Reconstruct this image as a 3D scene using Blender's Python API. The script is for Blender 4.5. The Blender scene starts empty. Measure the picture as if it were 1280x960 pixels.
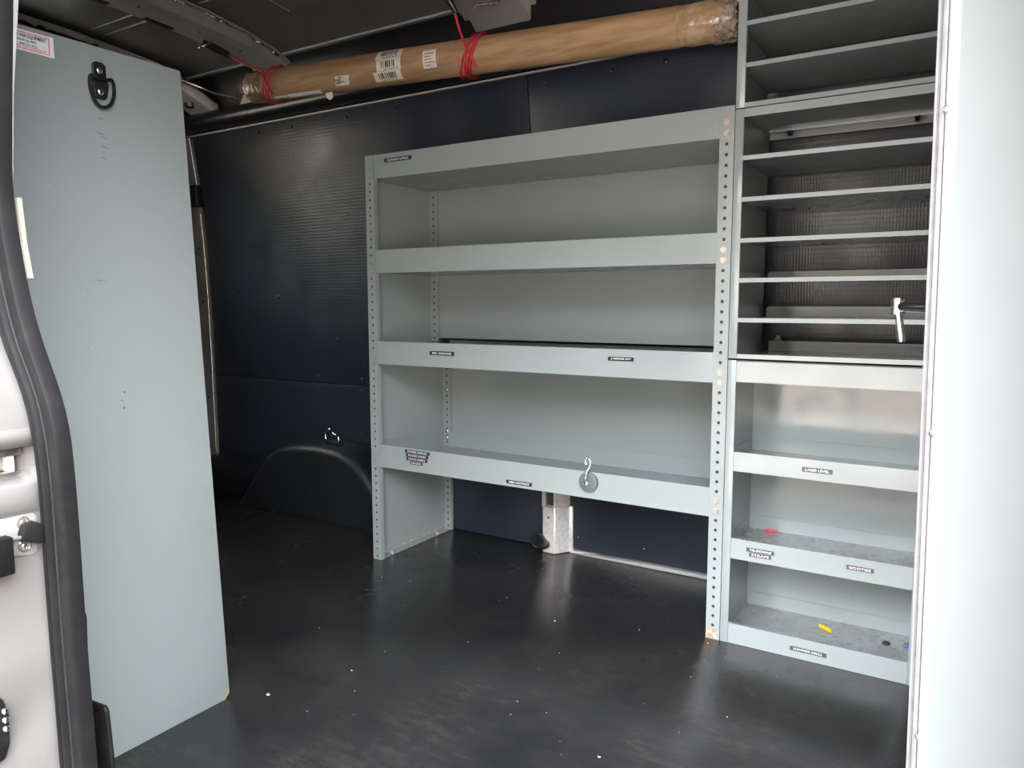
import bpy, bmesh, math, random
from mathutils import Vector, Matrix
random.seed(4)
SC = bpy.context.scene
COL = SC.collection
PI = math.pi

# ------------------------------------------------------------------ materials
def mat(name, col, rough=.4, metal=0., spec=.5, noise=None, bump=None, coat=0., rn=None):
    m = bpy.data.materials.new(name); m.use_nodes = True
    nt = m.node_tree; N = nt.nodes; L = nt.links
    b = N['Principled BSDF']
    b.inputs['Base Color'].default_value = (*col, 1)
    b.inputs['Roughness'].default_value = rough
    b.inputs['Metallic'].default_value = metal
    b.inputs['Specular IOR Level'].default_value = spec
    b.inputs['Coat Weight'].default_value = coat
    b.inputs['Coat Roughness'].default_value = .08
    tc = N.new('ShaderNodeTexCoord')
    if noise:                                   # (scale, colour2, lo, hi, detail)
        sc, c2, lo, hi, det = noise
        n = N.new('ShaderNodeTexNoise'); n.inputs['Scale'].default_value = sc
        n.inputs['Detail'].default_value = det; n.inputs['Roughness'].default_value = .65
        L.new(tc.outputs['Object'], n.inputs['Vector'])
        r = N.new('ShaderNodeMapRange'); r.inputs[1].default_value = lo; r.inputs[2].default_value = hi
        L.new(n.outputs['Fac'], r.inputs[0])
        mx = N.new('ShaderNodeMix'); mx.data_type = 'RGBA'
        mx.inputs[6].default_value = (*col, 1); mx.inputs[7].default_value = (*c2, 1)
        L.new(r.outputs[0], mx.inputs[0]); L.new(mx.outputs[2], b.inputs['Base Color'])
    if rn:                                      # roughness noise (scale, r0, r1)
        n = N.new('ShaderNodeTexNoise'); n.inputs['Scale'].default_value = rn[0]; n.inputs['Detail'].default_value = 5
        L.new(tc.outputs['Object'], n.inputs['Vector'])
        r = N.new('ShaderNodeMapRange'); r.inputs[1].default_value = .35; r.inputs[2].default_value = .65
        r.inputs[3].default_value = rn[1]; r.inputs[4].default_value = rn[2]
        L.new(n.outputs['Fac'], r.inputs[0]); L.new(r.outputs[0], b.inputs['Roughness'])
    if bump:                                    # (scale, strength, distance)
        n = N.new('ShaderNodeTexNoise'); n.inputs['Scale'].default_value = bump[0]; n.inputs['Detail'].default_value = 3
        L.new(tc.outputs['Object'], n.inputs['Vector'])
        bp = N.new('ShaderNodeBump'); bp.inputs['Strength'].default_value = bump[1]; bp.inputs['Distance'].default_value = bump[2]
        L.new(n.outputs['Fac'], bp.inputs['Height']); L.new(bp.outputs['Normal'], b.inputs['Normal'])
    return m

M = {}
def paint_material():
    # glossy grey-green shelving enamel with dust, fine specks and rubbed marks
    m = mat('shelf_enamel', (.252, .281, .281), .16, spec=.5, bump=(9, .03, .02), rn=(14, .10, .24))
    nt = m.node_tree; N = nt.nodes; L = nt.links; b = N['Principled BSDF']
    tc = N.new('ShaderNodeTexCoord')
    v = N.new('ShaderNodeTexVoronoi'); v.inputs['Scale'].default_value = 55; L.new(tc.outputs['Object'], v.inputs['Vector'])
    n = N.new('ShaderNodeTexNoise'); n.inputs['Scale'].default_value = 6; n.inputs['Detail'].default_value = 6; L.new(tc.outputs['Object'], n.inputs['Vector'])
    r = N.new('ShaderNodeMapRange'); r.inputs[1].default_value = .11; r.inputs[2].default_value = .03; L.new(v.outputs['Distance'], r.inputs[0])
    r2 = N.new('ShaderNodeMapRange'); r2.inputs[1].default_value = .55; r2.inputs[2].default_value = .72; L.new(n.outputs['Fac'], r2.inputs[0])
    mu = N.new('ShaderNodeMath'); mu.operation = 'MULTIPLY'; L.new(r.outputs[0], mu.inputs[0]); L.new(r2.outputs[0], mu.inputs[1])
    mx = N.new('ShaderNodeMix'); mx.data_type = 'RGBA'
    mx.inputs[6].default_value = (.252, .281, .281, 1); mx.inputs[7].default_value = (.46, .48, .47, 1)
    L.new(mu.outputs[0], mx.inputs[0]); L.new(mx.outputs[2], b.inputs['Base Color'])
    return m

def deck_material():
    # tray floors: worn enamel with dark dirt flecks
    m = mat('worn_deck', (.22, .24, .24), .22, rn=(10, .14, .35))
    nt = m.node_tree; N = nt.nodes; L = nt.links; b = N['Principled BSDF']
    tc = N.new('ShaderNodeTexCoord')
    mp = N.new('ShaderNodeMapping'); mp.inputs['Scale'].default_value = (35, 90, 40); L.new(tc.outputs['Object'], mp.inputs['Vector'])
    n = N.new('ShaderNodeTexNoise'); n.inputs['Scale'].default_value = 1.4; n.inputs['Detail'].default_value = 6; L.new(mp.outputs[0], n.inputs['Vector'])
    r = N.new('ShaderNodeMapRange'); r.inputs[1].default_value = .56; r.inputs[2].default_value = .68; L.new(n.outputs['Fac'], r.inputs[0])
    mx = N.new('ShaderNodeMix'); mx.data_type = 'RGBA'
    mx.inputs[6].default_value = (.22, .24, .24, 1); mx.inputs[7].default_value = (.09, .09, .09, 1)
    L.new(r.outputs[0], mx.inputs[0]); L.new(mx.outputs[2], b.inputs['Base Color'])
    return m

def liner_material():
    # black moulded wall liner with a small raised diamond pattern
    m = mat('wall_liner', (.019, .024, .036), .36, spec=.5, rn=(5, .30, .48))
    nt = m.node_tree; N = nt.nodes; L = nt.links; b = N['Principled BSDF']
    tc = N.new('ShaderNodeTexCoord'); sp = N.new('ShaderNodeSeparateXYZ'); L.new(tc.outputs['Object'], sp.inputs[0])
    def wave(sign):
        a = N.new('ShaderNodeMath'); a.operation = 'MULTIPLY_ADD'; a.inputs[1].default_value = sign * .62
        L.new(sp.outputs['Z'], a.inputs[0]); L.new(sp.outputs['X'], a.inputs[2])
        s = N.new('ShaderNodeMath'); s.operation = 'MULTIPLY'; s.inputs[1].default_value = 2 * PI / .016; L.new(a.outputs[0], s.inputs[0])
        c = N.new('ShaderNodeMath'); c.operation = 'SINE'; L.new(s.outputs[0], c.inputs[0]); return c
    w1, w2 = wave(1), wave(-1)
    ml = N.new('ShaderNodeMath'); ml.operation = 'MULTIPLY'; L.new(w1.outputs[0], ml.inputs[0]); L.new(w2.outputs[0], ml.inputs[1])
    bp = N.new('ShaderNodeBump'); bp.inputs['Strength'].default_value = .16; bp.inputs['Distance'].default_value = .0010
    L.new(ml.outputs[0], bp.inputs['Height']); L.new(bp.outputs['Normal'], b.inputs['Normal'])
    return m

def floor_material():
    m = mat('rubber_floor', (.012, .012, .013), .3, spec=.40)
    nt = m.node_tree; N = nt.nodes; L = nt.links; b = N['Principled BSDF']
    tc = N.new('ShaderNodeTexCoord')
    def noise(scale, det, stretch=(1, 1, 1), rot=0):
        mp = N.new('ShaderNodeMapping'); mp.inputs['Scale'].default_value = stretch; mp.inputs['Rotation'].default_value = (0, 0, rot)
        L.new(tc.outputs['Object'], mp.inputs['Vector'])
        n = N.new('ShaderNodeTexNoise'); n.inputs['Scale'].default_value = scale; n.inputs['Detail'].default_value = det
        n.inputs['Roughness'].default_value = .7; L.new(mp.outputs[0], n.inputs['Vector']); return n
    def rng(src, a, b_, c, d):
        r = N.new('ShaderNodeMapRange'); r.inputs[1].default_value = a; r.inputs[2].default_value = b_
        r.inputs[3].default_value = c; r.inputs[4].default_value = d; L.new(src, r.inputs[0]); return r
    big = noise(1.5, 5); fine = noise(30, 10, (.5, 1.6, 1), .5); scr = noise(9, 10, (.2, 4.5, 1), .25)
    ru = noise(2.4, 4)
    m1 = rng(big.outputs['Fac'], .36, .66, .15, 1); m2 = rng(fine.outputs['Fac'], .30, .85, .25, 1)
    mm = N.new('ShaderNodeMath'); mm.operation = 'MULTIPLY'; L.new(m1.outputs[0], mm.inputs[0]); L.new(m2.outputs[0], mm.inputs[1])
    sc = rng(scr.outputs['Fac'], .58, .85, 0, .22)
    ad = N.new('ShaderNodeMath'); ad.operation = 'ADD'; ad.use_clamp = True; L.new(mm.outputs[0], ad.inputs[0]); L.new(sc.outputs[0], ad.inputs[1])
    mx = N.new('ShaderNodeMix'); mx.data_type = 'RGBA'
    mx.inputs[6].default_value = (.007, .0073, .0085, 1); mx.inputs[7].default_value = (.045, .042, .040, 1)
    L.new(ad.outputs[0], mx.inputs[0])
    rust = noise(2.1, 6); rr = rng(rust.outputs['Fac'], .62, .82, 0, .14)
    mx2 = N.new('ShaderNodeMix'); mx2.data_type = 'RGBA'; mx2.inputs[7].default_value = (.075, .045, .028, 1)
    L.new(rr.outputs[0], mx2.inputs[0]); L.new(mx.outputs[2], mx2.inputs[6]); L.new(mx2.outputs[2], b.inputs['Base Color'])
    r1 = rng(ru.outputs['Fac'], .35, .65, .16, .30); L.new(r1.outputs[0], b.inputs['Roughness'])
    bp = N.new('ShaderNodeBump'); bp.inputs['Strength'].default_value = .25; bp.inputs['Distance'].default_value = .0015
    g = noise(160, 3); L.new(g.outputs['Fac'], bp.inputs['Height']); L.new(bp.outputs['Normal'], b.inputs['Normal'])
    return m

def card_material():
    m = mat('cardboard', (.32, .19, .095), .62, spec=.3)
    nt = m.node_tree; N = nt.nodes; L = nt.links; b = N['Principled BSDF']
    tc = N.new('ShaderNodeTexCoord')
    mp = N.new('ShaderNodeMapping'); mp.inputs['Scale'].default_value = (3, 25, 25); L.new(tc.outputs['Object'], mp.inputs['Vector'])
    n = N.new('ShaderNodeTexNoise'); n.inputs['Scale'].default_value = 2; n.inputs['Detail'].default_value = 7; L.new(mp.outputs[0], n.inputs['Vector'])
    r = N.new('ShaderNodeMapRange'); r.inputs[1].default_value = .35; r.inputs[2].default_value = .72; L.new(n.outputs['Fac'], r.inputs[0])
    mx = N.new('ShaderNodeMix'); mx.data_type = 'RGBA'; mx.inputs[6].default_value = (.43, .27, .145, 1); mx.inputs[7].default_value = (.25, .15, .08, 1)
    L.new(r.outputs[0], mx.inputs[0]); L.new(mx.outputs[2], b.inputs['Base Color'])
    return m

M['paint'] = paint_material(); M['deck'] = deck_material(); M['liner'] = liner_material(); M['floor'] = floor_material(); M['card'] = card_material()
M['white_door'] = mat('door_enamel', (.255, .275, .272), .17, bump=(4, .03, .03), noise=(3, (.27, .29, .286), .4, .7, 5))
M['silver'] = mat('silver_body_paint', (.115, .108, .104), .40, spec=.16, noise=(60, (.12, .113, .11), .45, .7, 3))
M['roof'] = mat('roof_sheet', (.19, .182, .18), .34, metal=.35, noise=(4, (.16, .152, .15), .4, .7, 4))
M['bow'] = mat('roof_bow_steel', (.42, .395, .37), .36, metal=.3, noise=(9, (.34, .32, .30), .45, .7, 4))
M['bright'] = mat('bare_steel_edge', (.62, .60, .57), .25, metal=.9, noise=(50, (.4, .4, .38), .45, .6, 3))
M['pillar_paint'] = mat('pillar_paint', (.62, .60, .60), .35, coat=.3, noise=(40, (.58, .56, .56), .4, .7, 3))
M['pillar_metal'] = mat('pillar_metal', (.78, .75, .72), .27, metal=.35, noise=(70, (.60, .57, .54), .4, .7, 3), bump=(50, .12, .002))
M['galv'] = mat('galvanised_edge', (.16, .155, .158), .4, spec=.25, noise=(60, (.13, .125, .13), .4, .7, 3))
M['catch_steel'] = mat('catch_steel', (.20, .19, .185), .3, spec=.3, noise=(60, (.17, .16, .157), .4, .7, 3))
M['sill'] = mat('sill_paint', (.30, .29, .28), .4, noise=(60, (.27, .26, .25), .4, .7, 3))
M['foil'] = mat('crumpled_foil', (.65, .63, .60), .25, metal=.9, bump=(70, .9, .01))
M['pad'] = mat('roof_pad', (.22, .19, .17), .6, noise=(6, (.18, .155, .14), .4, .7, 4))
M['seam'] = mat('sealer_line', (.42, .41, .40), .5, noise=(20, (.3, .3, .3), .4, .7, 3))
M['black'] = mat('black_plastic', (.010, .011, .014), .30, noise=(20, (.016, .016, .018), .4, .7, 3))
M['arch'] = mat('arch_plastic', (.010, .011, .014), .42, bump=(160, .5, .003))
M['rubber'] = mat('seal_rubber', (.0065, .0062, .0065), .5, spec=.10, noise=(30, (.010, .0095, .0095), .45, .7, 4))
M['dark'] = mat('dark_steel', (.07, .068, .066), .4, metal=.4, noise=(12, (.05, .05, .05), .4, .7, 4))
M['blackmetal'] = mat('black_metal', (.014, .014, .016), .32, metal=.3, noise=(40, (.03, .03, .03), .5, .7, 3))
M['chrome'] = mat('chrome', (.82, .82, .82), .08, metal=1., noise=(30, (.75, .75, .75), .4, .7, 2))
M['zinc'] = mat('zinc_bolt', (.42, .37, .31), .34, metal=.6, noise=(120, (.33, .26, .19), .45, .7, 3))
M['label'] = mat('label_tape', (.012, .012, .014), .3, noise=(60, (.02, .02, .022), .4, .7, 2))
M['label_worn'] = mat('label_tape_faded', (.045, .045, .045), .35, noise=(60, (.06, .06, .06), .4, .7, 2))
M['white'] = mat('white_print', (.80, .80, .80), .5, noise=(90, (.72, .72, .72), .4, .7, 2))
M['paper'] = mat('paper_label', (.70, .66, .58), .6, noise=(50, (.60, .55, .47), .45, .7, 4))
M['ink'] = mat('black_ink', (.03, .03, .035), .5, noise=(50, (.05, .05, .05), .4, .7, 2))
M['redink'] = mat('red_ink', (.62, .06, .08), .5, noise=(50, (.7, .15, .15), .4, .7, 2))
M['blueink'] = mat('blue_ink', (.03, .05, .20), .5, noise=(50, (.05, .07, .25), .4, .7, 2))
M['cord'] = mat('red_cord', (.55, .012, .04), .5, bump=(180, .6, .003), noise=(60, (.42, .01, .03), .4, .7, 3))
M['tape'] = mat('packing_tape', (.34, .215, .11), .16, coat=.5, bump=(38, .5, .010), noise=(28, (.44, .32, .21), .46, .6, 6))
M['endtape'] = mat('crumpled_tape', (.34, .28, .22), .2, coat=.6, bump=(50, .9, .02), noise=(35, (.22, .15, .10), .42, .6, 6))
M['brown_end'] = mat('taped_tube_end', (.17, .105, .06), .3, coat=.5, bump=(45, .8, .012), noise=(30, (.30, .20, .12), .45, .65, 6))
M['yellow'] = mat('yellow_plastic', (.80, .52, .01), .35, noise=(60, (.7, .45, .01), .4, .7, 2))
M['redp'] = mat('red_plastic', (.75, .02, .07), .35, noise=(60, (.6, .02, .06), .4, .7, 2))
M['bluep'] = mat('blue_plastic', (.08, .15, .32), .35, noise=(60, (.06, .12, .28), .4, .7, 2))
M['magnet'] = mat('magnet_face', (.095, .130, .135), .32, noise=(40, (.08, .11, .115), .4, .7, 3))
M['rust'] = mat('rusty_edge', (.36, .19, .08), .7, noise=(45, (.42, .40, .37), .45, .6, 5))
gm = mat('tinted_glass', (.05, .06, .06), .05); M['glass'] = gm
_n = gm.node_tree.nodes; _l = gm.node_tree.links; _t = _n.new('ShaderNodeBsdfTransparent'); _t.inputs[0].default_value = (.85, .85, .80, 1)
_m = _n.new('ShaderNodeMixShader'); _m.inputs[0].default_value = .06; _l.new(_t.outputs[0], _m.inputs[1]); _l.new(_n['Principled BSDF'].outputs[0], _m.inputs[2]); _l.new(_m.outputs[0], _n['Material Output'].inputs[0])
M['inside'] = mat('painted_shade', (.012, .013, .014), .6, noise=(40, (.02, .02, .02), .4, .7, 2))  # near-black colour painted in as shade for post holes and seal grooves
M['asphalt'] = mat('asphalt', (.05, .05, .052), .85, spec=.2, noise=(40, (.075, .073, .07), .4, .7, 6))
M['ground'] = mat('street_concrete', (.33, .275, .235), .85, noise=(1.5, (.28, .235, .20), .4, .7, 6))
M['scrapc'] = mat('torn_card', (.62, .48, .36), .7, noise=(60, (.5, .38, .28), .4, .7, 3))
M['cream'] = mat('cream_edge', (.62, .58, .46), .5, noise=(30, (.55, .5, .4), .4, .7, 3))

# ------------------------------------------------------------------ mesh builder
class MB:
    def __init__(s): s.bm = bmesh.new()
    def quad(s, pts):
        s.bm.faces.new([s.bm.verts.new(p) for p in pts])
    def box(s, x0, x1, y0, y1, z0, z1):
        v = [s.bm.verts.new(p) for p in ((x0,y0,z0),(x1,y0,z0),(x1,y1,z0),(x0,y1,z0),(x0,y0,z1),(x1,y0,z1),(x1,y1,z1),(x0,y1,z1))]
        for f in ((0,3,2,1),(4,5,6,7),(0,1,5,4),(1,2,6,5),(2,3,7,6),(3,0,4,7)): s.bm.faces.new([v[i] for i in f])
        return v
    def prism(s, poly, a, b, axis='x'):
        def P(p, t):
            if axis == 'x': return (t, p[0], p[1])
            if axis == 'y': return (p[0], t, p[1])
            return (p[0], p[1], t)
        A = [s.bm.verts.new(P(p, a)) for p in poly]; B = [s.bm.verts.new(P(p, b)) for p in poly]
        n = len(poly); s.bm.faces.new(A); s.bm.faces.new(B[::-1])
        for i in range(n): s.bm.faces.new((A[i], B[i], B[(i+1) % n], A[(i+1) % n]))
        return A + B
    def sheet(s, prof, a, b, th, axis='x'):
        # open profile thickened to a closed sheet
        off = []
        for i, p in enumerate(prof):
            p0 = prof[max(i-1, 0)]; p1 = prof[min(i+1, len(prof)-1)]
            d = Vector((p1[0]-p0[0], p1[1]-p0[1])).normalized(); off.append((p[0]-d.y*th, p[1]+d.x*th))
        n = len(prof)
        def P(p, t):
            if axis == 'x': return (t, p[0], p[1])
            if axis == 'y': return (p[0], t, p[1])
            return (p[0], p[1], t)
        g = [[s.bm.verts.new(P(p, t)) for p in q] for t in (a, b) for q in (prof, off)]
        for i in range(n-1):
            s.bm.faces.new((g[0][i], g[0][i+1], g[2][i+1], g[2][i])); s.bm.faces.new((g[1][i], g[3][i], g[3][i+1], g[1][i+1]))
            s.bm.faces.new((g[0][i], g[1][i], g[1][i+1], g[0][i+1])); s.bm.faces.new((g[2][i], g[2][i+1], g[3][i+1], g[3][i]))
        for e in (0, n-1): s.bm.faces.new((g[0][e], g[2][e], g[3][e], g[1][e]))
    def tube(s, path, r, n=10, closed=False, caps=True, sub=0):
        path = [Vector(p) for p in path]; m = len(path)
        if sub:                                 # rounded run through the given points
            out = []; rr = []
            for i in range(m if closed else m-1):
                g = lambda k: path[k % m] if closed else path[min(max(k, 0), m-1)]
                p0, p1, p2, p3 = g(i-1), g(i), g(i+1), g(i+2)
                for j in range(sub):
                    t = j/sub
                    out.append(.5*((2*p1)+(p2-p0)*t+(2*p0-5*p1+4*p2-p3)*t*t+(3*p1-p0-3*p2+p3)*t**3))
                    if isinstance(r, (list, tuple)): rr.append(r[i]+(r[(i+1) % m]-r[i])*t)
            if not closed:
                out.append(path[-1])
                if isinstance(r, (list, tuple)): rr.append(r[-1])
            path = out; m = len(path)
            if rr: r = rr
        rad = r if isinstance(r, (list, tuple)) else [r]*m
        up = None; rings = []
        for i, p in enumerate(path):
            a = path[(i-1) % m] if (closed or i > 0) else p
            b = path[(i+1) % m] if (closed or i < m-1) else p
            t = (b-a).normalized()
            if up is None:
                up = t.cross(Vector((0, 0, 1)));
                if up.length < .1: up = t.cross(Vector((1, 0, 0)))
                up.normalize()
            up = (up - t*up.dot(t)).normalized(); w = t.cross(up)
            rings.append([s.bm.verts.new(p + rad[i]*(up*math.cos(2*PI*k/n) + w*math.sin(2*PI*k/n))) for k in range(n)])
        for i in range(m if closed else m-1):
            A = rings[i]; B = rings[(i+1) % m]
            for k in range(n): s.bm.faces.new((A[k], A[(k+1) % n], B[(k+1) % n], B[k]))
        if caps and not closed:
            s.bm.faces.new(rings[0][::-1]); s.bm.faces.new(rings[-1])
    def cyl(s, p0, p1, r, n=16): s.tube([p0, p1], r, n)
    def dome(s, c, nrm, r, h, n=14):
        c = Vector(c); nrm = Vector(nrm).normalized()
        a = nrm.orthogonal().normalized(); b = nrm.cross(a); prev = None
        for j in range(5):
            th = j/4*PI/2
            if j < 4: ring = [s.bm.verts.new(c + nrm*h*math.sin(th) + r*math.cos(th)*(a*math.cos(2*PI*k/n) + b*math.sin(2*PI*k/n))) for k in range(n)]
            else: ring = [s.bm.verts.new(c + nrm*h)]
            if prev is None: s.bm.faces.new(ring[::-1])
            elif len(ring) == 1:
                for k in range(n): s.bm.faces.new((prev[k], prev[(k+1) % n], ring[0]))
            else:
                for k in range(n): s.bm.faces.new((prev[k], prev[(k+1) % n], ring[(k+1) % n], ring[k]))
            prev = ring
    def hexhead(s, c, nrm, r, h):
        s.cyl(c, Vector(c)+Vector(nrm)*h*.35, r*1.25, 14); s.cyl(c, Vector(c)+Vector(nrm)*h, r, 6)
    def build(s, name, m, parent=None, bevel=0, smooth=False, seg=2, sub=0):
        base = parent
        while base is not None and base.parent is not None: base = base.parent
        org = base.location.copy() if base is not None else None
        bmesh.ops.recalc_face_normals(s.bm, faces=s.bm.faces)
        if org is not None: bmesh.ops.translate(s.bm, verts=s.bm.verts, vec=-org)
        me = bpy.data.meshes.new(name); s.bm.to_mesh(me); s.bm.free()
        me.materials.append(M[m] if isinstance(m, str) else m)
        o = bpy.data.objects.new(name, me); COL.objects.link(o)
        if parent is not None: o.parent = parent
        if smooth:
            for p in me.polygons: p.use_smooth = True
        if bevel:
            d = o.modifiers.new('bevel', 'BEVEL'); d.width = bevel; d.segments = seg; d.limit_method = 'ANGLE'; d.angle_limit = math.radians(35)
            d.harden_normals = False
            for p in me.polygons: p.use_smooth = True
            e = o.modifiers.new('edge', 'EDGE_SPLIT'); e.split_angle = math.radians(40)
        elif smooth:
            e = o.modifiers.new('edge', 'EDGE_SPLIT'); e.split_angle = math.radians(45)
        return o

def thing(name, loc, label, cat, group=None):
    o = bpy.data.objects.new(name, None); COL.objects.link(o); o.location = loc; o.empty_display_size = .05
    o['label'] = label; o['category'] = cat
    if group: o['group'] = group
    return o
def tag(o, label, cat, group=None):
    o['label'] = label; o['category'] = cat
    if group: o['group'] = group
    return o
def struct(o, label=None, cat=None):
    o['kind'] = 'structure'
    if label: o['label'] = label; o['category'] = cat or 'van body'
    return o

def lettering(text, m, parent, centre, w, h, right, up, bold=.0, depth=.0004, name='lettering'):
    # text fitted into a w x h box; right / up are unit vectors of the text plane
    cu = bpy.data.curves.new('t', 'FONT'); cu.body = text; cu.size = 1; cu.offset = bold; cu.extrude = .001; cu.resolution_u = 3
    cu.space_line = .95
    tmp = bpy.data.objects.new('t', cu); COL.objects.link(tmp)
    dg = bpy.context.evaluated_depsgraph_get(); dg.update()
    me = bpy.data.meshes.new_from_object(tmp.evaluated_get(dg)); bpy.data.objects.remove(tmp); bpy.data.curves.remove(cu)
    xs = [v.co.x for v in me.vertices]; ys = [v.co.y for v in me.vertices]; zs = [v.co.z for v in me.vertices]
    R = Vector(right).normalized(); U = Vector(up).normalized(); Nn = R.cross(U)
    base = parent
    while base.parent is not None: base = base.parent
    c = Vector(centre) - base.location
    for v in me.vertices:
        a = ((v.co.x-min(xs))/(max(xs)-min(xs))-.5)*w; b = ((v.co.y-min(ys))/(max(ys)-min(ys))-.5)*h
        d = (v.co.z-min(zs))/(max(zs)-min(zs)+1e-9)*depth
        v.co = c + R*a + U*b + Nn*d
    me.materials.clear(); me.materials.append(M[m])
    o = bpy.data.objects.new(name, me); COL.objects.link(o); o.parent = parent
    return o

# ------------------------------------------------------------------ wall profile (van side, leans in towards the roof)
WP = [(0., .420), (.8, .415), (1.17, .400), (1.42, .378), (1.62, .350)]
def wy(z):
    if z <= 0: return .42
    for (a, ya), (b, yb) in zip(WP, WP[1:]):
        if z <= b: return ya + (yb-ya)*(z-a)/(b-a)
    return .350 - (z-1.62)*.15

# ------------------------------------------------------------------ floor, ground
b = MB(); b.box(-2.66, 1.05, -1.395, .47, -.03, 0); struct(b.build('floor', 'floor', bevel=.004), 'black worn rubber van floor', 'floor')
b = MB(); b.box(-30, 30, -40, -5.2, -.75, -.70); struct(b.build('street', 'ground'), 'tan concrete street beyond the driveway', 'ground')
b = MB(); b.box(-30, 30, -5.2, 12, -.75, -.702); struct(b.build('ground', 'asphalt'), 'dark asphalt the van stands on', 'ground')

# ------------------------------------------------------------------ far wall: silver body skin behind, black liner panels in front
b = MB(); b.sheet([(wy(z)+.022, z) for z in (-.03, .4, .8, 1.17, 1.42, 1.62, 1.66)], -2.66, 1.05, -.012)
wb = struct(b.build('wall_back', 'silver', smooth=True), 'silver painted far side wall of the van', 'wall')
b = MB(); b.prism([(-.62, .0), (-.62, .003), (-.5, .008), (-.35, .013), (-.22, .012), (.9, .012), (.9, 0)], .403, .44, 'y'); b.build('sill_strip', 'sill', wb, bevel=.002)
b = MB(); b.prism([(.342, 1.626), (.349, 1.6255), (.36, 1.632), (.36, 1.637), (.342, 1.631)], -2.60, .95); b.build('top_strip', 'pillar_paint', wb)
b = MB(); b.box(-2.70, 1.06, .475, .495, -.35, 1.98); b.build('outer_skin', 'silver', wb)

def liner(name, x0, x1, z0, z1, label):
    zs = [z0] + [z for z in (.2, .5, .8, 1.0, 1.17, 1.3, 1.42, 1.52) if z0 < z < z1] + [z1]
    q = MB(); q.sheet([(wy(z), z) for z in zs], x0, x1, -.008)
    o = q.build(name, 'liner', bevel=.0015)
    return struct(o, label, 'wall panel')
lp = []
lp.append(liner('wall_panel', -2.565, -.7925, .534, 1.624, 'large black textured liner panel left of the shelving'))
lp.append(liner('wall_panel', -.788, .95, .534, 1.624, 'black diamond-pattern liner panel behind the shelving and cabinets'))
lp.append(liner('wall_panel', -2.565, -.738, .001, .530, 'low black liner panel behind the wheel arch'))
lp.append(liner('wall_panel', -.655, .95, .014, .530, 'low black textured liner panel under the shelves, right of the silver pillar'))
pins = [(-2.36, 1.602), (-2.12, 1.595), (-1.92, 1.594), (-1.61, 1.591), (-1.36, 1.589), (-1.10, 1.589), (-.72, 1.592), (-.49, 1.591), (-.31, 1.59),
        (-2.43, 1.209), (-2.40, .924), (-2.38, .759), (-2.24, .505), (-1.87, .560), (-1.87, .510), (-1.62, .560), (-1.62, .510), (-1.62, .333),
        (-.622, .055), (-.378, .056), (-2.1, .9), (-1.75, .72)]
for x, z in pins:
    k = 0 if z > .532 else 2
    if x > -.79 and k == 0: k = 1
    if x > -.66 and k == 2: k = 3
    b = MB(); b.dome((x, wy(z)-.0005, z), (0, -1, .05), .0085, .004); b.dome((x, wy(z)-.004, z), (0, -1, .05), .004, .003, 10)
    b.build('push_pin', 'black', lp[k], smooth=True)

# black moulded duct along the top of the wall, and the dark cove above it
b = MB()
cs = [(.352, 1.640), (.325, 1.636), (.300, 1.646), (.287, 1.668), (.290, 1.692), (.306, 1.708), (.330, 1.716), (.352, 1.718)]
b.prism(cs, -2.60, .98); o = struct(b.build('trim_1', 'black', smooth=True), 'black rounded duct along the top of the far wall', 'trim')
b = MB(); b.sheet([(.356, 1.640), (.358, 1.72), (.345, 1.79), (.318, 1.838), (.300, 1.852)], -2.66, 1.05, -.012)
o = struct(b.build('trim_2', 'black', smooth=True), 'dark cove between the far wall and roof', 'trim')

# silver pillar stub under the shelves
b = MB(); px0, px1 = -.738, -.680
b.prism([(px0, .43), (px0, .372), (px0+.008, .363), (px1-.006, .363), (px1+.002, .370), (-.657, .405), (-.650, .412), (-.640, .416), (-.640, .43)], 0, .165, 'z')
pil = struct(b.build('trim_3', 'pillar_metal', bevel=.003), 'bare silver wall pillar under the shelving', 'pillar')
b = MB()
for a, c in ((px0, px0+.012), (px1-.012, px1)): b.box(a, c, .366, .385, .162, .322)
b.prism([(px1-.004, .366), (-.655, .408), (-.650, .43), (-.68, .43)], .162, .322, 'z'); b.box(px0+.005, px1-.005, .425, .43, .14, .322)
b.build('pillar_rim', 'pillar_metal', pil, bevel=.003)
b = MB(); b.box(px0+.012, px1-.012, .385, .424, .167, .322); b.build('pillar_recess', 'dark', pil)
b = MB(); b.cyl((-.708, .3635, .128), (-.708, .3615, .128), .004, 10); b.build('pillar_hole', 'black', pil)
b = MB(); b.prism([(-.646, .41), (-.60, .415), (-.55, .42), (-.55, .43), (-.646, .43)], 0, .006, 'z'); b.build('pillar_foot', 'pillar_metal', pil)

# rear door pillar at the left end of the wall
b = MB(); zs = (-.0, .4, .8, 1.17, 1.42, 1.62)
b.sheet([(wy(z)-.010, z) for z in zs], -2.655, -2.572, -.02); dp = struct(b.build('trim_4', 'bow', bevel=.002), 'dark steel pillar beside the rear doors', 'pillar')
b = MB(); b.tube([(-2.572, wy(z)-.012, z) for z in (.02, .3, .6, .9, 1.1, 1.285)], .0035, 8); b.tube([(-2.572, wy(z)-.012, z) for z in (1.42, 1.5, 1.62)], .0035, 8)
b.build('pillar_hem', 'bright', dp, smooth=True)
b = MB(); b.box(-2.65, -2.560, .352, .40, 1.315, 1.415); b.build('latch_block', 'black', dp, bevel=.006)
b = MB()
for z in (1.13, .88, .42, .18): b.cyl((-2.61, wy(z)-.011, z), (-2.61, wy(z)-.013, z), .006, 10)
b.build('pillar_hole', 'black', dp)

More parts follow.
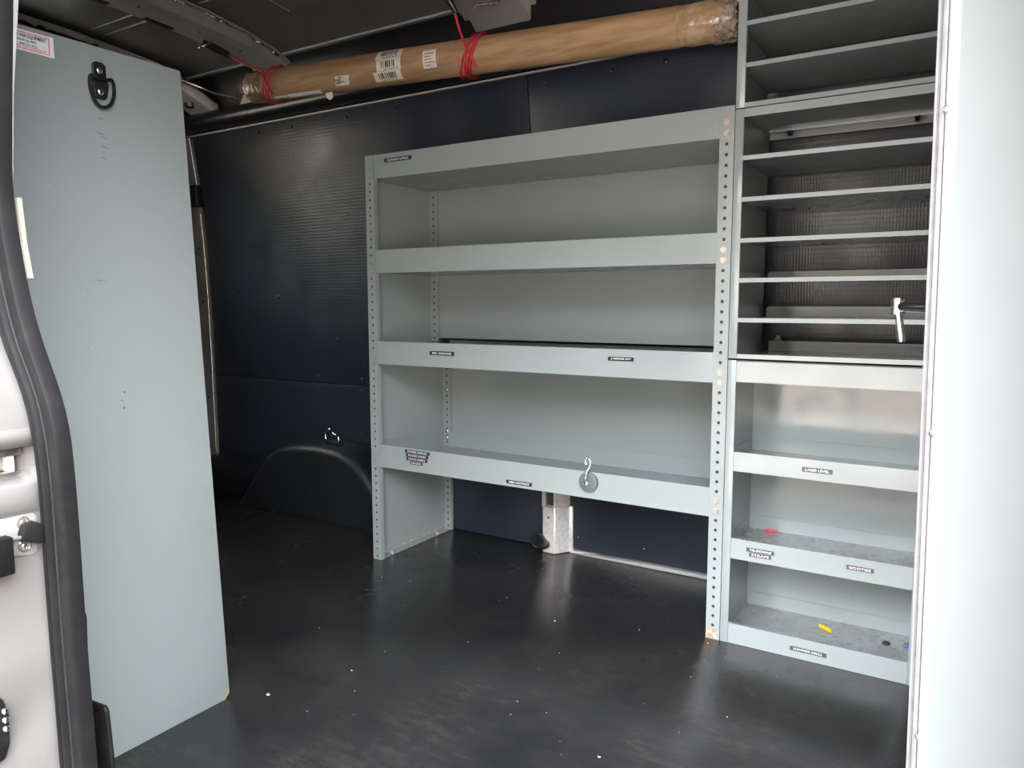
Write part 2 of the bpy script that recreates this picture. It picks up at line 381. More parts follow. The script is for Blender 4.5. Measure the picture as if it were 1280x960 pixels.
# wheel arch
b = MB(); prof = [(-2.215, -.02), (-1.99, .235), (-1.92, .278), (-1.82, .298), (-1.70, .306), (-1.58, .298), (-1.50, .270), (-1.44, .225), (-1.22, -.02)]
n0 = len(prof); b.prism(prof, .215, .415, 'y')
o = b.build('wheel_arch', 'arch'); struct(o, 'black wheel arch cover on the floor left of the shelving', 'wheel arch')
d = o.modifiers.new('b', 'BEVEL'); d.width = .035; d.segments = 5; d.limit_method = 'ANGLE'; d.angle_limit = math.radians(60)
for p in o.data.polygons: p.use_smooth = True
b = MB(); b.box(-2.56, -2.13, .33, .43, .0, .15); o = b.build('wall_ledge', 'arch', bevel=.01); struct(o, 'low black ledge behind the wheel arch', 'trim')

# ------------------------------------------------------------------ rear, near side, front of the van shell
b = MB(); wy0, wy1, wz0, wz1 = -.86, -.10, 1.22, 1.72
b.box(-2.72, -2.66, -1.50, wy0, -.35, 1.98); b.box(-2.72, -2.66, wy1, .50, -.35, 1.98); b.box(-2.72, -2.66, wy0, wy1, -.35, wz0); b.box(-2.72, -2.66, wy0, wy1, wz1, 1.98)
struct(b.build('wall_left', 'dark'), 'dark rear doors of the van seen past the partition', 'wall')
b = MB(); b.box(-2.694, -2.688, wy0, wy1, wz0, wz1); struct(b.build('window_1', 'glass'), 'tinted glass of the rear door behind the partition', 'window')
b = MB(); b.box(1.02, 1.06, -1.50, .50, -.35, 1.98); struct(b.build('wall_right', 'dark'), 'front bulkhead of the van', 'wall')
b = MB(); b.box(-2.66, -.64, -1.42, -1.39, -.03, 1.75); wf = struct(b.build('wall_front', 'dark'), 'near side wall behind the sliding door opening', 'wall')
b = MB(); b.box(-2.66, 1.05, -1.44, -1.36, 1.62, 1.85); struct(b.build('trim_5', 'silver', bevel=.01), 'header over the sliding door opening', 'trim')
b = MB(); b.box(-2.66, 1.05, -1.52, -1.395, -.32, -.03); struct(b.build('trim_6', 'silver', bevel=.01), 'sill below the sliding door opening', 'trim')

# roof skin
rp = [(-1.44, 1.74), (-1.36, 1.82), (-1.2, 1.878), (-.9, 1.918), (-.5, 1.938), (-.1, 1.925), (.1, 1.903), (.28, 1.862), (.32, 1.845), (.40, 1.76), (.46, 1.64)]
def rz(y):
    for (a, za), (c, zc) in zip(rp, rp[1:]):
        if a <= y <= c: return za + (zc-za)*(y-a)/(c-a)
    return rp[0][1]
b = MB(); b.sheet(rp, -2.70, 1.06, .01); rf = struct(b.build('ceiling', 'roof', smooth=True), 'unlined dark steel roof of the van', 'ceiling')
for y0, x0, x1 in ((.285, -2.5, .95), (-.10, -2.45, .95), (-.16, -2.45, .95), (-.62, -2.45, .95)):
    b = MB(); b.tube([(x0, y0, rz(y0)-.002), (x1, y0, rz(y0)-.002)], .0045, 8); b.build('roof_seam', 'seam' if y0 > .2 else 'roof', rf, smooth=True)
# lining pad on the roof skin between the bows
b = MB(); ys = (-.42, -.3, -.15, -.02, .07)
b.sheet([(y, rz(y)-.004) for y in ys], -1.60, -1.12, -.004); b.build('roof_pad', 'pad', rf, bevel=.001)
b = MB()
for xa in (-1.60, -1.12): b.tube([(xa, y, rz(y)-.009) for y in ys], .0022, 6)
b.build('pad_edge', 'seam', rf, smooth=True)

# roof bows (hat-section beams across the van)
def bow(x0, x1, name, depth, label, ends=(.05, .33)):
    q = MB(); ys = [-1.36, -1.2, -.9, -.6, -.3, -.05, .12, .24, .31, .345]
    dz = lambda y: depth*(1 if y < ends[0] else max(.35, 1-(y-ends[0])/(ends[1]-ends[0])*.5))
    sec = [(x0-.022, 0), (x0-.022, -.005), (x0, -.005), (x0+.012, -1), (x1-.012, -1), (x1, -.005), (x1+.022, -.005), (x1+.022, 0)]
    rows = []; bz = [(y, rz(y)-.003-dz(y)) for y in ys]
    def zb(y):
        for (a, za), (c, zc) in zip(bz, bz[1:]):
            if a <= y <= c: return za+(zc-za)*(y-a)/(c-a)
    for y in ys:
        zt = rz(y)-.003; D = dz(y)
        rows.append([q.bm.verts.new((x, y, zt + (z*D if z == -1 else z))) for x, z in sec])
    for A, B in zip(rows, rows[1:]):
        for i in range(len(sec)-1): q.bm.faces.new((A[i], A[i+1], B[i+1], B[i]))
    for R_ in (rows[0], rows[-1]): q.bm.faces.new(R_)
    o = struct(q.build(name, 'bow', bevel=.003), label, 'roof beam')
    # bright crinkled sealing strip along the front flange
    q = MB(); path = []
    for k in range(46):
        y = -.75 + k*(1.02/45); path.append((x1+.012+random.uniform(-.004, .004), y, rz(y)-.012+random.uniform(-.004, .003)))
    q.tube(path, [random.uniform(.003, .0075) for _ in path], 6); q.build('foil_strip', 'foil', o)
    # dark slots and round holes
    q = MB()
    for y in (-.62, -.38, -.14):
        z = zb(y); q.prism([(y-.055, zb(y-.055)-.0012), (y+.055, zb(y+.055)-.0012), (y+.055, zb(y+.055)+.002), (y-.055, zb(y-.055)+.002)], x0+.016, x0+.044)
    for y in (-.50, -.46, -.26, -.02, .16):
        z = zb(y); q.cyl((x0+.100, y, z-.0015), (x0+.100, y, z+.002), .006, 10)
    q.build('bow_slot', 'black', o)
    return o
bow(-2.075, -1.90, 'trim_7', .045, 'steel roof beam over the left end of the cardboard tube')
o2 = bow(-1.00, -.76, 'trim_8', .05, 'steel roof beam above the middle of the cardboard tube')
b = MB()
b.cyl((-.90, .13, 1.835), (-.90, .13, 1.826), .018, 16); b.cyl((-.83, .02, 1.845), (-.83, .02, 1.838), .010, 12)
b.build('bow_plug', 'bright', o2, smooth=True)
b = MB(); pth = [(-.90+.012*i, .20+random.uniform(-.012, .012), 1.815+random.uniform(-.006, .002)) for i in range(9)]
pth += [(-.795, .17, 1.82), (-.785, .10, 1.832), (-.775, .03, 1.84), (-.755, -.05, 1.85)]
b.tube(pth, .003, 6); b.build('sealer_bead', 'foil', o2, smooth=True)
# rear header with its rounded corner bracket
b = MB(); ys = [-1.36, -1.1, -.8, -.5, -.2, .0, .12, .20, .27, .32, .345]
rows = []
for i, y in enumerate(ys):
    t = max(0, (y-.0)/.345); zt = rz(min(y, .30))-.012 - .10*t*t; xs = -2.50+.13*t
    rows.append([b.bm.verts.new(p) for p in ((xs-.14, y, zt), (xs-.13, y, zt-.055), (xs-.02, y, zt-.060), (xs, y, zt-.045), (xs+.004, y, zt))])
for A, B in zip(rows, rows[1:]):
    for i in range(4): b.bm.faces.new((A[i], A[i+1], B[i+1], B[i]))
for R_ in (rows[0], rows[-1]): b.bm.faces.new(R_)
o3 = struct(b.build('trim_9', 'bow', bevel=.004), 'steel header over the rear doors', 'roof beam')
b = MB(); b.box(-2.47, -2.41, .10, .15, 1.795, 1.80); b.cyl((-2.42, .24, 1.735), (-2.42, .24, 1.715), .02, 12); b.tube([(-2.40, .05, 1.82), (-2.36, .18, 1.80), (-2.30, .28, 1.765), (-2.22, .33, 1.75)], .006, 8)
b.build('header_clip', 'bright', o3, smooth=True)
b = MB(); path = []
for k in range(70):
    y = -1.3+k*(1.38/69); path.append((-2.495+random.uniform(-.006, .006), y, rz(y)-.055+random.uniform(-.008, .006)))
b.tube(path, [random.uniform(.012, .022) for _ in path], 7); b.build('header_seal', 'black', o3)
b = MB(); b.prism([(-2.20, 1.700), (-2.09, 1.715), (-2.115, 1.748), (-2.165, 1.752)], .318, .326, 'y'); b.build('corner_plate', 'pillar_paint', o3, bevel=.003)

# ------------------------------------------------------------------ shelving unit
SH = 1.346; PW = .0357; X0 = -1.1934; UZ = .745; YU = .333; YL = .404
su = thing('shelving_unit', (X0/2, .2, 0), 'wide grey steel shelving unit with four open trays and perforated posts', 'shelving')
PITCH = .0254
def post(q, x0, x1, y0, y1, z0, z1, zoff):
    # closed box channel whose front face carries a row of real holes
    xc = (x0+x1)/2; hw = (x1-x0)/2; r = .0044
    z = z0; k = 0; zc = []
    n = int((z1-z0)/PITCH); start = zoff
    cells = []
    while start - PITCH/2 > z0+.001: start -= PITCH
    c = start
    while c + PITCH/2 < z1-.0005: cells.append(c); c += PITCH
    lo = cells[0]-PITCH/2; hi = cells[-1]+PITCH/2
    def f(pts): q.bm.faces.new([q.bm.verts.new(p) for p in pts])
    if lo > z0: f([(x0,y0,z0),(x1,y0,z0),(x1,y0,lo),(x0,y0,lo)])
    if hi < z1: f([(x0,y0,hi),(x1,y0,hi),(x1,y0,z1),(x0,y0,z1)])
    for c in cells:
        a, e = c-PITCH/2, c+PITCH/2
        O = [(x1, c), (x1, e), (xc, e), (x0, e), (x0, c), (x0, a), (xc, a), (x1, a)]
        ov = [q.bm.verts.new((x, y0, zz)) for x, zz in O]
        iv = [q.bm.verts.new((xc+r*math.cos(PI/4*i), y0, c+r*math.sin(PI/4*i))) for i in range(8)]
        jv = [q.bm.verts.new((xc+r*math.cos(PI/4*i), y0+.002, c+r*math.sin(PI/4*i))) for i in range(8)]
        for i in range(8):
            j = (i+1) % 8
            q.bm.faces.new((ov[i], ov[j], iv[j], iv[i])); q.bm.faces.new((iv[i], iv[j], jv[j], jv[i]))
    for P4 in ([(x0,y0,z0),(x0,y1,z0),(x0,y1,z1),(x0,y0,z1)], [(x1,y0,z0),(x1,y0,z1),(x1,y1,z1),(x1,y1,z0)],
               [(x0,y1,z0),(x1,y1,z0),(x1,y1,z1),(x0,y1,z1)], [(x0,y0,z1),(x0,y1,z1),(x1,y1,z1),(x1,y0,z1)], [(x0,y0,z0),(x1,y0,z0),(x1,y1,z0),(x0,y1,z0)]): f(P4)
    return cells
def fix_post(q): bmesh.ops.remove_doubles(q.bm, verts=q.bm.verts, dist=.00002)
def build_post(q, x0, x1, y0, z0, z1):
    # the painted channel with a near-black core added to paint the holes' shade
    fix_post(q); n = len(q.bm.faces)
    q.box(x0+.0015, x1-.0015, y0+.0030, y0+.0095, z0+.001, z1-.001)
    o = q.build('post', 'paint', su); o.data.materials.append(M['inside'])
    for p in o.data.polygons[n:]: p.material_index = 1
for xa, xb in ((X0, X0+PW), (-PW, 0)):
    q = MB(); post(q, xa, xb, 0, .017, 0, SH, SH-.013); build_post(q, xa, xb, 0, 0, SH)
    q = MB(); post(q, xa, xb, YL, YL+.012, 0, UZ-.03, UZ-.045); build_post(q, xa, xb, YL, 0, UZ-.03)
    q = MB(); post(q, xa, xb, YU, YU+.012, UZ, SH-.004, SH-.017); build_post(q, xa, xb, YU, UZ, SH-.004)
for xa, xb in ((X0, X0+.0016), (-.0016, 0)):
    q = MB(); q.prism([(.0172, .001), (YL-.001, .001), (YL-.001, UZ-.03), (YU-.001, UZ), (YU-.001, SH-.002), (.0172, SH-.002)], xa, xb); q.build('side_panel', 'paint', su)
# foot flange inside the left side with its two bolts
xi, xo = X0+PW, -PW
q = MB(); q.box(X0+.0018, xi-.002, .019, YL-.002, .0005, .0025); q.box(X0+.0018, X0+.0034, .019, YL-.002, .0025, .012); q.build('foot_flange', 'paint', su)
q = MB(); q.box(X0+.0035, X0+.0055, .15, YL-.004, .009, .0125); q.build('rust_line', 'rust', su)
for y in (.075, .33):
    q = MB(); q.hexhead((X0+.021, y, .0026), (0, 0, 1), .008, .007); q.build('foot_bolt', 'zinc', su)
tiers = [(1.2715, 1.346, YU), (.970, 1.045, YU), (.672, .748, YL), (.325, .401, YL)]
LIPF = .0006
trays = []
for z0, z1, yb in tiers:
    q = MB(); z_d = z0+.0022
    q.box(xi+.0004, xo-.0004, LIPF, .0022, z0, z1)                               # front lip
    q.box(xi+.0004, xo-.0004, .0022, .009, z1-.0016, z1)                        # folded top hem
    q.box(xi+.0004, xo-.0004, .0022, .0045, z1-.008, z1-.0016)
    q.box(X0+.002, -.002, .0185, yb-.002, z_d, z_d+.0014)                        # deck
    q.box(xi+.0004, xo-.0004, .0022, .0185, z_d, z_d+.0014)
    bf = z1-.014 if yb == YL else z0+.012
    q.box(xi, xo, yb-.0035, yb-.002, z_d, bf)                                    # back flange
    for xs in (X0+.0018, -.0032): q.box(xs, xs+.0014, .0185, yb-.004, z_d, z1)   # side flanges
    trays.append(q.build('shelf_tray', 'paint', su))
q = MB(); q.box(X0+.001, -.001, YU+.0122, YU+.0138, UZ, SH-.01); q.box(xi, xo, YU+.002, YU+.0122, UZ, UZ+.0015); q.build('back_panel', 'paint', su)
q = MB(); q.box(xi, xo, YL+.0075, YL+.0090, .33, .668); q.build('back_panel', 'paint', su)
for pm, xc in (('zinc', -PW/2), ('paint', X0+PW/2)):
    for i in (1, 2, 13, 14, 25, 26, 38, 39):
        q = MB(); q.hexhead((xc, -.0002, SH-.013-PITCH*i), (0, -1, 0), .0062, .0055); q.build('bolt', pm, su)
for z in (.545, .386, .360):
    q = MB(); q.dome((X0+PW/2, YL-.0002, z), (0, -1, 0), .0085, .005); q.build('bolt', 'bright', su, smooth=True)
q = MB(); q.prism([(-PW+.001, .003), (-PW+.002, .026), (-PW/2, .030), (-.007, .021), (-.004, .003)], -.0004, 0, 'y'); 
b_ = q.build('rust_patch', 'rust', su)

def label(parent, text, x0, x1, z0, z1, y, m='label', tilt=0.):
    q = MB(); q.box(x0, x1, y-.0006, y, z0, z1); o = q.build('label_strip', m, parent)
    h = z1-z0
    lettering(text, 'white', o, ((x0+x1)/2, y-.0006, (z0+z1)/2), (x1-x0)*.78, h*.50, (1, 0, 0), (0, 0, 1), bold=.004)
    return o
label(su, 'CLEANING SUPPLIES', -1.112, -1.001, 1.318, 1.3305, LIPF)
label(su, 'MISC. HARDWARE', -.938, -.843, .710, .7225, LIPF)
label(su, 'J GEIGER KIT', -.325, -.250, .7165, .7275, LIPF)
label(su, 'MISC-KEYPADS', -.653, -.564, .3335, .3445, LIPF)
label(su, 'POWER SUPPLIES', -1.046, -.944, .385, .3955, LIPF)
label(su, 'POWER STRIPS', -1.042, -.950, .373, .3835, LIPF)
label(su, 'PATCH CORDS', -1.040, -.954, .361, .3715, LIPF)
label(su, 'HI-LEX', -1.024, -.974, .349, .3595, LIPF)

# ------------------------------------------------------------------ cabinets right of the shelving
CW = .452; cx0 = .0015; ST = .0205; cx1 = cx0+CW
def cab_shell(root, z0, z1, yb, back):
    for xa, xb in ((cx0, cx0+.0015), (cx1-.0015, cx1)):
        q = MB(); q.box(xa, xb, .004, yb, z0, z1); q.build('side_panel', 'paint', root)
    for xa, xb in ((cx0, cx0+ST), (cx1-ST, cx1)):
        q = MB(); q.box(xa, xb, 0, .0035, z0, z1); q.box(xb-.0016 if xa == cx0 else xa, xb if xa == cx0 else xa+.0016, .0035, .016, z0, z1); q.build('front_stile', 'paint', root, bevel=.0008)
    if back:
        q = MB(); q.box(cx0+.0016, cx1-.0016, yb-.0016, yb-.0002, z0, z1-.002); q.build('back_panel', 'paint', root)
ca = thing('tray_cabinet', (cx0+CW/2, .13, 0), 'low grey steel cabinet with labelled deep-lipped trays, standing on the floor', 'cabinet')
cab_shell(ca, 0, .731, .262, True)
for z0, z1 in ((.0005, .0530), (.2250, .2775), (.4515, .5005), (.6775, .7285)):
    q = MB(); xa, xb = cx0+ST+.0004, cx1-ST-.0004; zd = z0+.009
    q.box(xa, xb, .0004, .002, z0, z1); q.box(xa, xb, .002, .009, z1-.0015, z1); q.box(xa, xb, .002, .0035, z1-.007, z1-.0015)
    q.box(xa, xb, .002, .006, z0, z0+.0014)
    t = q.build('tray_lip', 'paint', ca)
    q = MB(); q.box(cx0+.0018, cx1-.0018, .017, .258, zd, zd+.0014); q.box(xa, xb, .0022, .017, zd, zd+.0014)
    q.build('tray_deck', 'deck' if z0 < .4 else 'paint', ca)
    q = MB(); q.box(xa-.01, xb+.01, .2588, .2600, zd, zd+.040); q.box(xa-.01, xb+.01, .2570, .2588, zd+.0385, zd+.040); q.box(cx0+.0018, cx0+.0030, .018, .2568, zd, zd+.036); q.build('tray_flange', 'paint', ca)
q = MB(); q.box(cx0+.002, cx1-.002, .017, .26, .7285, .7300); q.build('cabinet_top', 'paint', ca)
yl = .0004
label(ca, 'LASER LEVEL', .186, .255, .4700, .4815, yl, 'label_worn')
label(ca, 'TIE-DOWNS', .062, .130, .2500, .2605, yl, 'label_worn')
label(ca, 'STRAPS', .069, .123, .2385, .2485, yl, 'label_worn')
label(ca, 'BOOTIES', .294, .353, .2485, .2590, yl, 'label_worn')
label(ca, 'HAMMER DRILL', .175, .260, .0192, .0302, yl, 'label_worn')

def divider_cabinet(z0, z1, yb, label_, divs, rail_b, rail_t, nm='divider_cabinet', back=False):
    r = thing(nm, (cx0+CW/2, .15, z0), label_, 'cabinet')
    cab_shell(r, z0, z1, yb, back)
    xa, xb = cx0+ST+.0004, cx1-ST-.0004
    q = MB(); q.box(xa, xb, 0, .002, z0, rail_b); q.box(cx0+.002, cx1-.002, .0045, yb-.002, z0+.001, z0+.0025); q.box(xa, xb, .002, .0045, z0+.001, z0+.0025)
    q.box(xa, xb, yb-.002, yb-.0005, z0+.001, z0+.030); q.build('bottom_tray', 'paint', r)
    q = MB(); q.box(xa, xb, 0, .002, rail_t, z1); q.box(cx0+.002, cx1-.002, .0045, yb-.002, z1-.0025, z1-.001); q.box(xa, xb, .002, .0045, z1-.0025, z1-.001)
    q.build('top_panel', 'paint', r)
    for zt in divs:
        q = MB(); q.box(cx0+.0175, cx1-.0175, -.0004, .0015, zt-.0105, zt); q.box(cx0+.0018, cx1-.0018, .017, yb-.004, zt-.0016, zt); q.box(cx0+.0175, cx1-.0175, .0015, .017, zt-.0016, zt)
        q.build('divider_shelf', 'paint', r)
        q = MB(); e = cx0+.012
        q.prism([(e, zt), (cx1-.012, zt), (cx1-.012, zt+.022), (cx1-.017, zt+.027), (e+.005, zt+.027), (e, zt+.022)], yb-.0035, yb-.002, 'y'); q.build('divider_flange', 'paint', r)
    return r
YM = .335
cb = divider_cabinet(.7355, 1.3345, YM, 'grey steel divider cabinet with five thin shelves, stacked on the tray cabinet', [1.2245, 1.1265, 1.0285, .9325, .8355], .7465, 1.3150)
q = MB(); q.box(cx0+.02, cx1-.004, .256, .262, 1.3255, 1.3318); q.build('back_rail', 'paint', cb)
for x in (.075, .372):
    q = MB(); q.hexhead((x, .259, 1.3255), (0, 0, -1), .006, .012); q.build('rail_bolt', 'blackmetal', cb)
q = MB(); q.box(cx0+.004, cx1-.004, YM-.002, YM-.0004, 1.326, 1.3318); q.box(cx0+.012, cx1-.012, .300, .3016, 1.3150, 1.3318); q.build('back_rail', 'paint', cb)
cc = divider_cabinet(1.3370, 1.775, .30, 'grey steel divider cabinet topmost of the stack, near the roof', [1.4395, 1.5350, 1.6300], 1.3480, 1.758)
for x, z in ((.33, .872), (.10, .775), (.20, .98), (.38, .985)): pass

# ------------------------------------------------------------------ loose bits in the trays
def at_tray(o): return o
q = MB(); q.tube([(.2125, .197, .0155), (.216, .1945, .0155), (.236, .180, .0155), (.2440, .1742, .0155)], [.004, .0055, .0055, .0045], 10)
tag(q.build('wall_anchor', 'yellow', smooth=True), 'yellow plastic plug lying on the lowest tray of the cabinet', 'wall plug')
q = MB(); q.tube([(.050, .240, .2400), (.058, .2405, .2402), (.080, .2425, .2402), (.0835, .2428, .2400)], [.0025, .0042, .0042, .003], 10)
tag(q.build('wall_anchor', 'redp', smooth=True), 'red plastic plug on the tray above the tie-downs label', 'wall plug')
q = MB(); cz = .0112
for rr, h in ((.0085, .006),):
    n = 6; A = []
    for lvl in (cz, cz+h):
        A.append([q.bm.verts.new((.374+rr*math.cos(PI/3*k), .178+rr*math.sin(PI/3*k), lvl)) for k in range(n)])
        A.append([q.bm.verts.new((.374+.0045*math.cos(PI/3*k), .178+.0045*math.sin(PI/3*k), lvl)) for k in range(n)])
    for k in range(n):
        j = (k+1) % n
        q.bm.faces.new((A[0][k], A[0][j], A[1][j], A[1][k])); q.bm.faces.new((A[2][k], A[3][k], A[3][j], A[2][j]))
        q.bm.faces.new((A[0][k], A[2][k], A[2][j], A[0][j])); q.bm.faces.new((A[1][k], A[1][j], A[3][j], A[3][k]))
tag(q.build('hex_nut', 'blackmetal'), 'small dark nut on the right of the lowest cabinet tray', 'nut')
q = MB(); q.box(.411, .430, .186, .200, .0112, .0165); q.cyl((.418, .193, .0165), (.418, .193, .0195), .004, 10)
tag(q.build('terminal_clip', 'bluep', bevel=.001), 'small blue clip at the right end of the lowest cabinet tray', 'clip')
q = MB(); q.tube([(.382+.009*math.cos(2*PI*k/14), .077+.009*math.sin(2*PI*k/14), .7405) for k in range(14)], .0022, 6, True)
tag(q.build('rubber_washer', 'blackmetal', smooth=True), 'black washer lying on the bottom of the thin-shelf cabinet', 'washer')
q = MB(); q.prism([(.118, .112), (.136, .118), (.130, .132), (.112, .126)], .7382, .7405, 'z')
tag(q.build('dirt_chip', 'blackmetal'), 'flat dark chip at the left of the thin-shelf cabinet bottom', 'debris')
q = MB(); q.prism([(.012, .733), (.036, .7795), (.043, .777), (.064, .733)], .372, .3745, 'y')
tag(q.build('cardboard_scrap', 'scrapc'), 'pointed tan cardboard scrap behind the bottom of the thin-shelf cabinet', 'scrap')

# magnetic hook on the lowest tray of the shelving
mh = thing('magnetic_hook', (-.377, 0, .373), 'round grey magnet with bent wire hook on the lowest shelf lip', 'hook')
q = MB(); q.cyl((-.377, .0004, .373), (-.377, -.010, .373), .0285, 32); q.build('magnet', 'magnet', mh, bevel=.002)
q = MB(); q.hexhead((-.384, -.010, .369), (0, -1, 0), .0055, .008); q.build('nut', 'chrome', mh)
q = MB(); q.tube([(-.384, -.016, .369), (-.379, -.022, .376), (-.378, -.022, .392), (-.376, -.020, .404), (-.370, -.018, .416), (-.366, -.017, .427), (-.366, -.017, .436), (-.370, -.017, .4425), (-.376, -.017, .4435), (-.380, -.017, .439), (-.381, -.018, .431), (-.377, -.019, .4255)], .0022, 8, False, True, 3); q.build('wire_hook', 'chrome', mh, smooth=True)

# floor ring on the pillar and ring on the wheel arch
ta = thing('tie_down_ring', (-.735, .355, .03), 'black tie-down ring at the foot of the silver pillar', 'tie-down ring', 'tie-down rings on the floor and wall')
q = MB(); q.prism([(-.748, .018), (-.722, .012), (-.700, .026), (-.702, .040), (-.728, .058), (-.745, .072), (-.750, .06)], .348, .3625, 'y'); q.build('bracket', 'blackmetal', ta, bevel=.003)
q = MB(); q.tube([(-.737+.022*math.cos(a), .340+.006*math.cos(a), .047+.026*math.sin(a)) for a in [2*PI*k/18 for k in range(18)]], .004, 8, True); q.build('ring', 'blackmetal', ta, smooth=True)
q = MB(); q.hexhead((-.715, .348, .034), (0, -1, 0), .007, .005); q.build('bolt', 'dark', ta)
ta = thing('tie_down_ring', (-1.675, .30, .30), 'shiny tie-down ring on top of the black wheel arch', 'tie-down ring', 'tie-down rings on the floor and wall')
q = MB(); q.tube([(-1.688+.024*math.cos(a), .292, .336+.028*math.sin(a)) for a in [PI*(.05+1.35*k/14) for k in range(15)]], .0038, 8); q.build('ring', 'chrome', ta, smooth=True)
q = MB(); q.tube([(-1.648+.020*math.cos(a), .284, .326+.020*math.sin(a)) for a in [PI*(-.65+1.5*k/14) for k in range(15)]], .0040, 8); q.build('hook', 'chrome', ta, smooth=True)
q = MB(); q.prism([(-1.70, .300), (-1.62, .300), (-1.63, .318), (-1.66, .326), (-1.69, .318)], .27, .31, 'y'); q.build('bracket', 'blackmetal', ta, bevel=.004)

# ------------------------------------------------------------------ cardboard tube slung under the roof
TL = Vector((-1.809, .08, 1.669)); TR = Vector((-.088, .22, 1.625)); TD = (TR-TL).normalized(); LEN = (TR-TL).length; RT = .0545
TU = (Vector((0, 0, 1)) - TD*TD.z).normalized(); TF = TD.cross(TU)          # TF points at the doorway
if TF.y > 0: TF = -TF
ct = thing('cardboard_tube', TL, 'long brown cardboard tube hung under the roof by red cords', 'tube')
def tp(s, a, r=RT): return TL + TD*s + (TF*math.cos(a) + TU*math.sin(a))*r
def loft(q, rows, cap=True):
    V = [[q.bm.verts.new(p) for p in r] for r in rows]; n = len(V[0])
    for A, B in zip(V, V[1:]):
        for k in range(n): q.bm.faces.new((A[k], A[(k+1) % n], B[(k+1) % n], B[k]))
    if cap: q.bm.faces.new(V[0][::-1]); q.bm.faces.new(V[-1])
AN = [2*PI*k/48 for k in range(48)]
q = MB(); rows = []
for i in range(25):
    s = i/24*LEN; sag = 0
    rows.append([tp(s, a, RT*(1+.006*math.sin(3*a+s*5))) + Vector((0, 0, sag)) for a in AN])
loft(q, rows); q.build('tube_body', 'card', ct, smooth=True)
q = MB(); rows = []
for i, (s, k) in enumerate([(1.600, 1.004), (1.602, 1.022), (1.64, 1.02), (1.68, 1.025), (1.70, 1.03), (1.72, 1.03), (1.735, 1.01), (1.745, .97), (1.752, .86), (1.754, .6)]):
    jit = .0 if i < 3 else .03
    rows.append([tp(s+random.uniform(-.004, .004)*(i > 3), a, RT*(k+random.uniform(-jit, jit))) for a in AN])
loft(q, rows); q.build('end_wrap', 'tape', ct, smooth=True)
q = MB(); rows = []
for i, (s, k) in enumerate([(1.695, 1.02), (1.699, 1.045), (1.712, 1.05), (1.724, 1.055), (1.738, 1.05), (1.750, 1.02), (1.758, .93), (1.760, .7), (1.758, .4)]):
    rows.append([tp(s+random.uniform(-.005, .005), a, RT*(k+random.uniform(-.05, .045)*(i > 0))) for a in AN])
loft(q, rows)
q.build('crumpled_tape', 'endtape', ct, smooth=True)
q = MB(); rows = []
for i, (s, k) in enumerate([(.085, 1.006), (.083, 1.02), (.05, 1.02), (.02, 1.015), (.0, .99), (-.010, .90), (-.014, .6)]):
    rows.append([tp(s, a, RT*(k+random.uniform(-.025, .025)*(i > 1))) for a in AN])
loft(q, rows); q.build('end_cap', 'brown_end', ct, smooth=True)
def patch(q, s0, s1, a0, a1, r0, th=.0006, n=10, skew=0.):
    T = [[tp(s+skew*(a-a0), a, r0+e) for s in (s0, s1) for e in (0, th)] for a in [a0+(a1-a0)*k/n for k in range(n+1)]]
    V = [[q.bm.verts.new(p) for p in r] for r in T]
    for A, B in zip(V, V[1:]):
        q.bm.faces.new((A[1], A[3], B[3], B[1])); q.bm.faces.new((A[0], B[0], B[2], A[2])); q.bm.faces.new((A[0], A[1], B[1], B[0])); q.bm.faces.new((A[2], B[2], B[3], A[3]))
    for E_ in (V[0], V[-1]): q.bm.faces.new((E_[0], E_[1], E_[3], E_[2]))
def barcode(s0, s1, a0, a1):
    q = MB(); patch(q, s0, s1, a0, a1, RT*1.008); o = q.build('barcode_label', 'paper', ct, smooth=True)
    q = MB(); s = s0+.02; am = a0+(a1-a0)*.28; ax = a1-(a1-a0)*.14
    while s < s1-.022:
        w = random.choice((.0022, .0035, .005)); patch(q, s, s+w, am, ax, RT*1.008+.0006, .0003, 4); s += w+random.choice((.002, .0035, .005))
    q.build('barcode', 'ink', o)
    q = MB()
    for k in range(5): patch(q, s0+.03+k*.012, s0+.038+k*.012, a0+(a1-a0)*.10, a0+(a1-a0)*.17, RT*1.008+.0006, .0003, 2)
    q.build('small_print', 'ink', o)
barcode(.598, .700, .22, 1.02); barcode(.603, .700, -.42, .20); barcode(.585, .695, -1.05, -.44)
q = MB(); patch(q, .785, .835, -.62, .38, RT*1.008); o = q.build('paper_label', 'paper', ct, smooth=True)
q = MB()
for k in range(5): patch(q, .793, .822+random.uniform(-.01, .008), -.48+k*.16, -.44+k*.16, RT*1.008+.0006, .0003, 2)
q.build('small_print', 'ink', o)
q = MB(); patch(q, .415, .475, -.95, -.35, RT*1.008, skew=.02); o = q.build('torn_label', 'paper', ct, smooth=True)
q = MB()
for k in range(7): patch(q, .418+random.uniform(0, .03), .428+random.uniform(0, .035), -.8+k*.06, -.76+k*.06, RT*1.008+.0006, .0003, 2)
q.build('small_print', 'ink', o)
q = MB(); patch(q, .185, .34, -1.38, -1.05, RT*1.008); q.build('paper_strip', 'white', ct, smooth=True)
q = MB(); patch(q, .12, .18, -1.30, -1.10, RT*1.008); q.build('paper_strip', 'white', ct, smooth=True)
q = MB(); c = tp(.36, -1.45, RT); q.prism([(c.x-.016, c.z+.004), (c.x+.018, c.z+.006), (c.x+.020, c.z-.018), (c.x+.006, c.z-.026), (c.x-.012, c.z-.014)], c.y-.001, c.y+.001, 'y'); q.build('loose_flap', 'paper', ct)
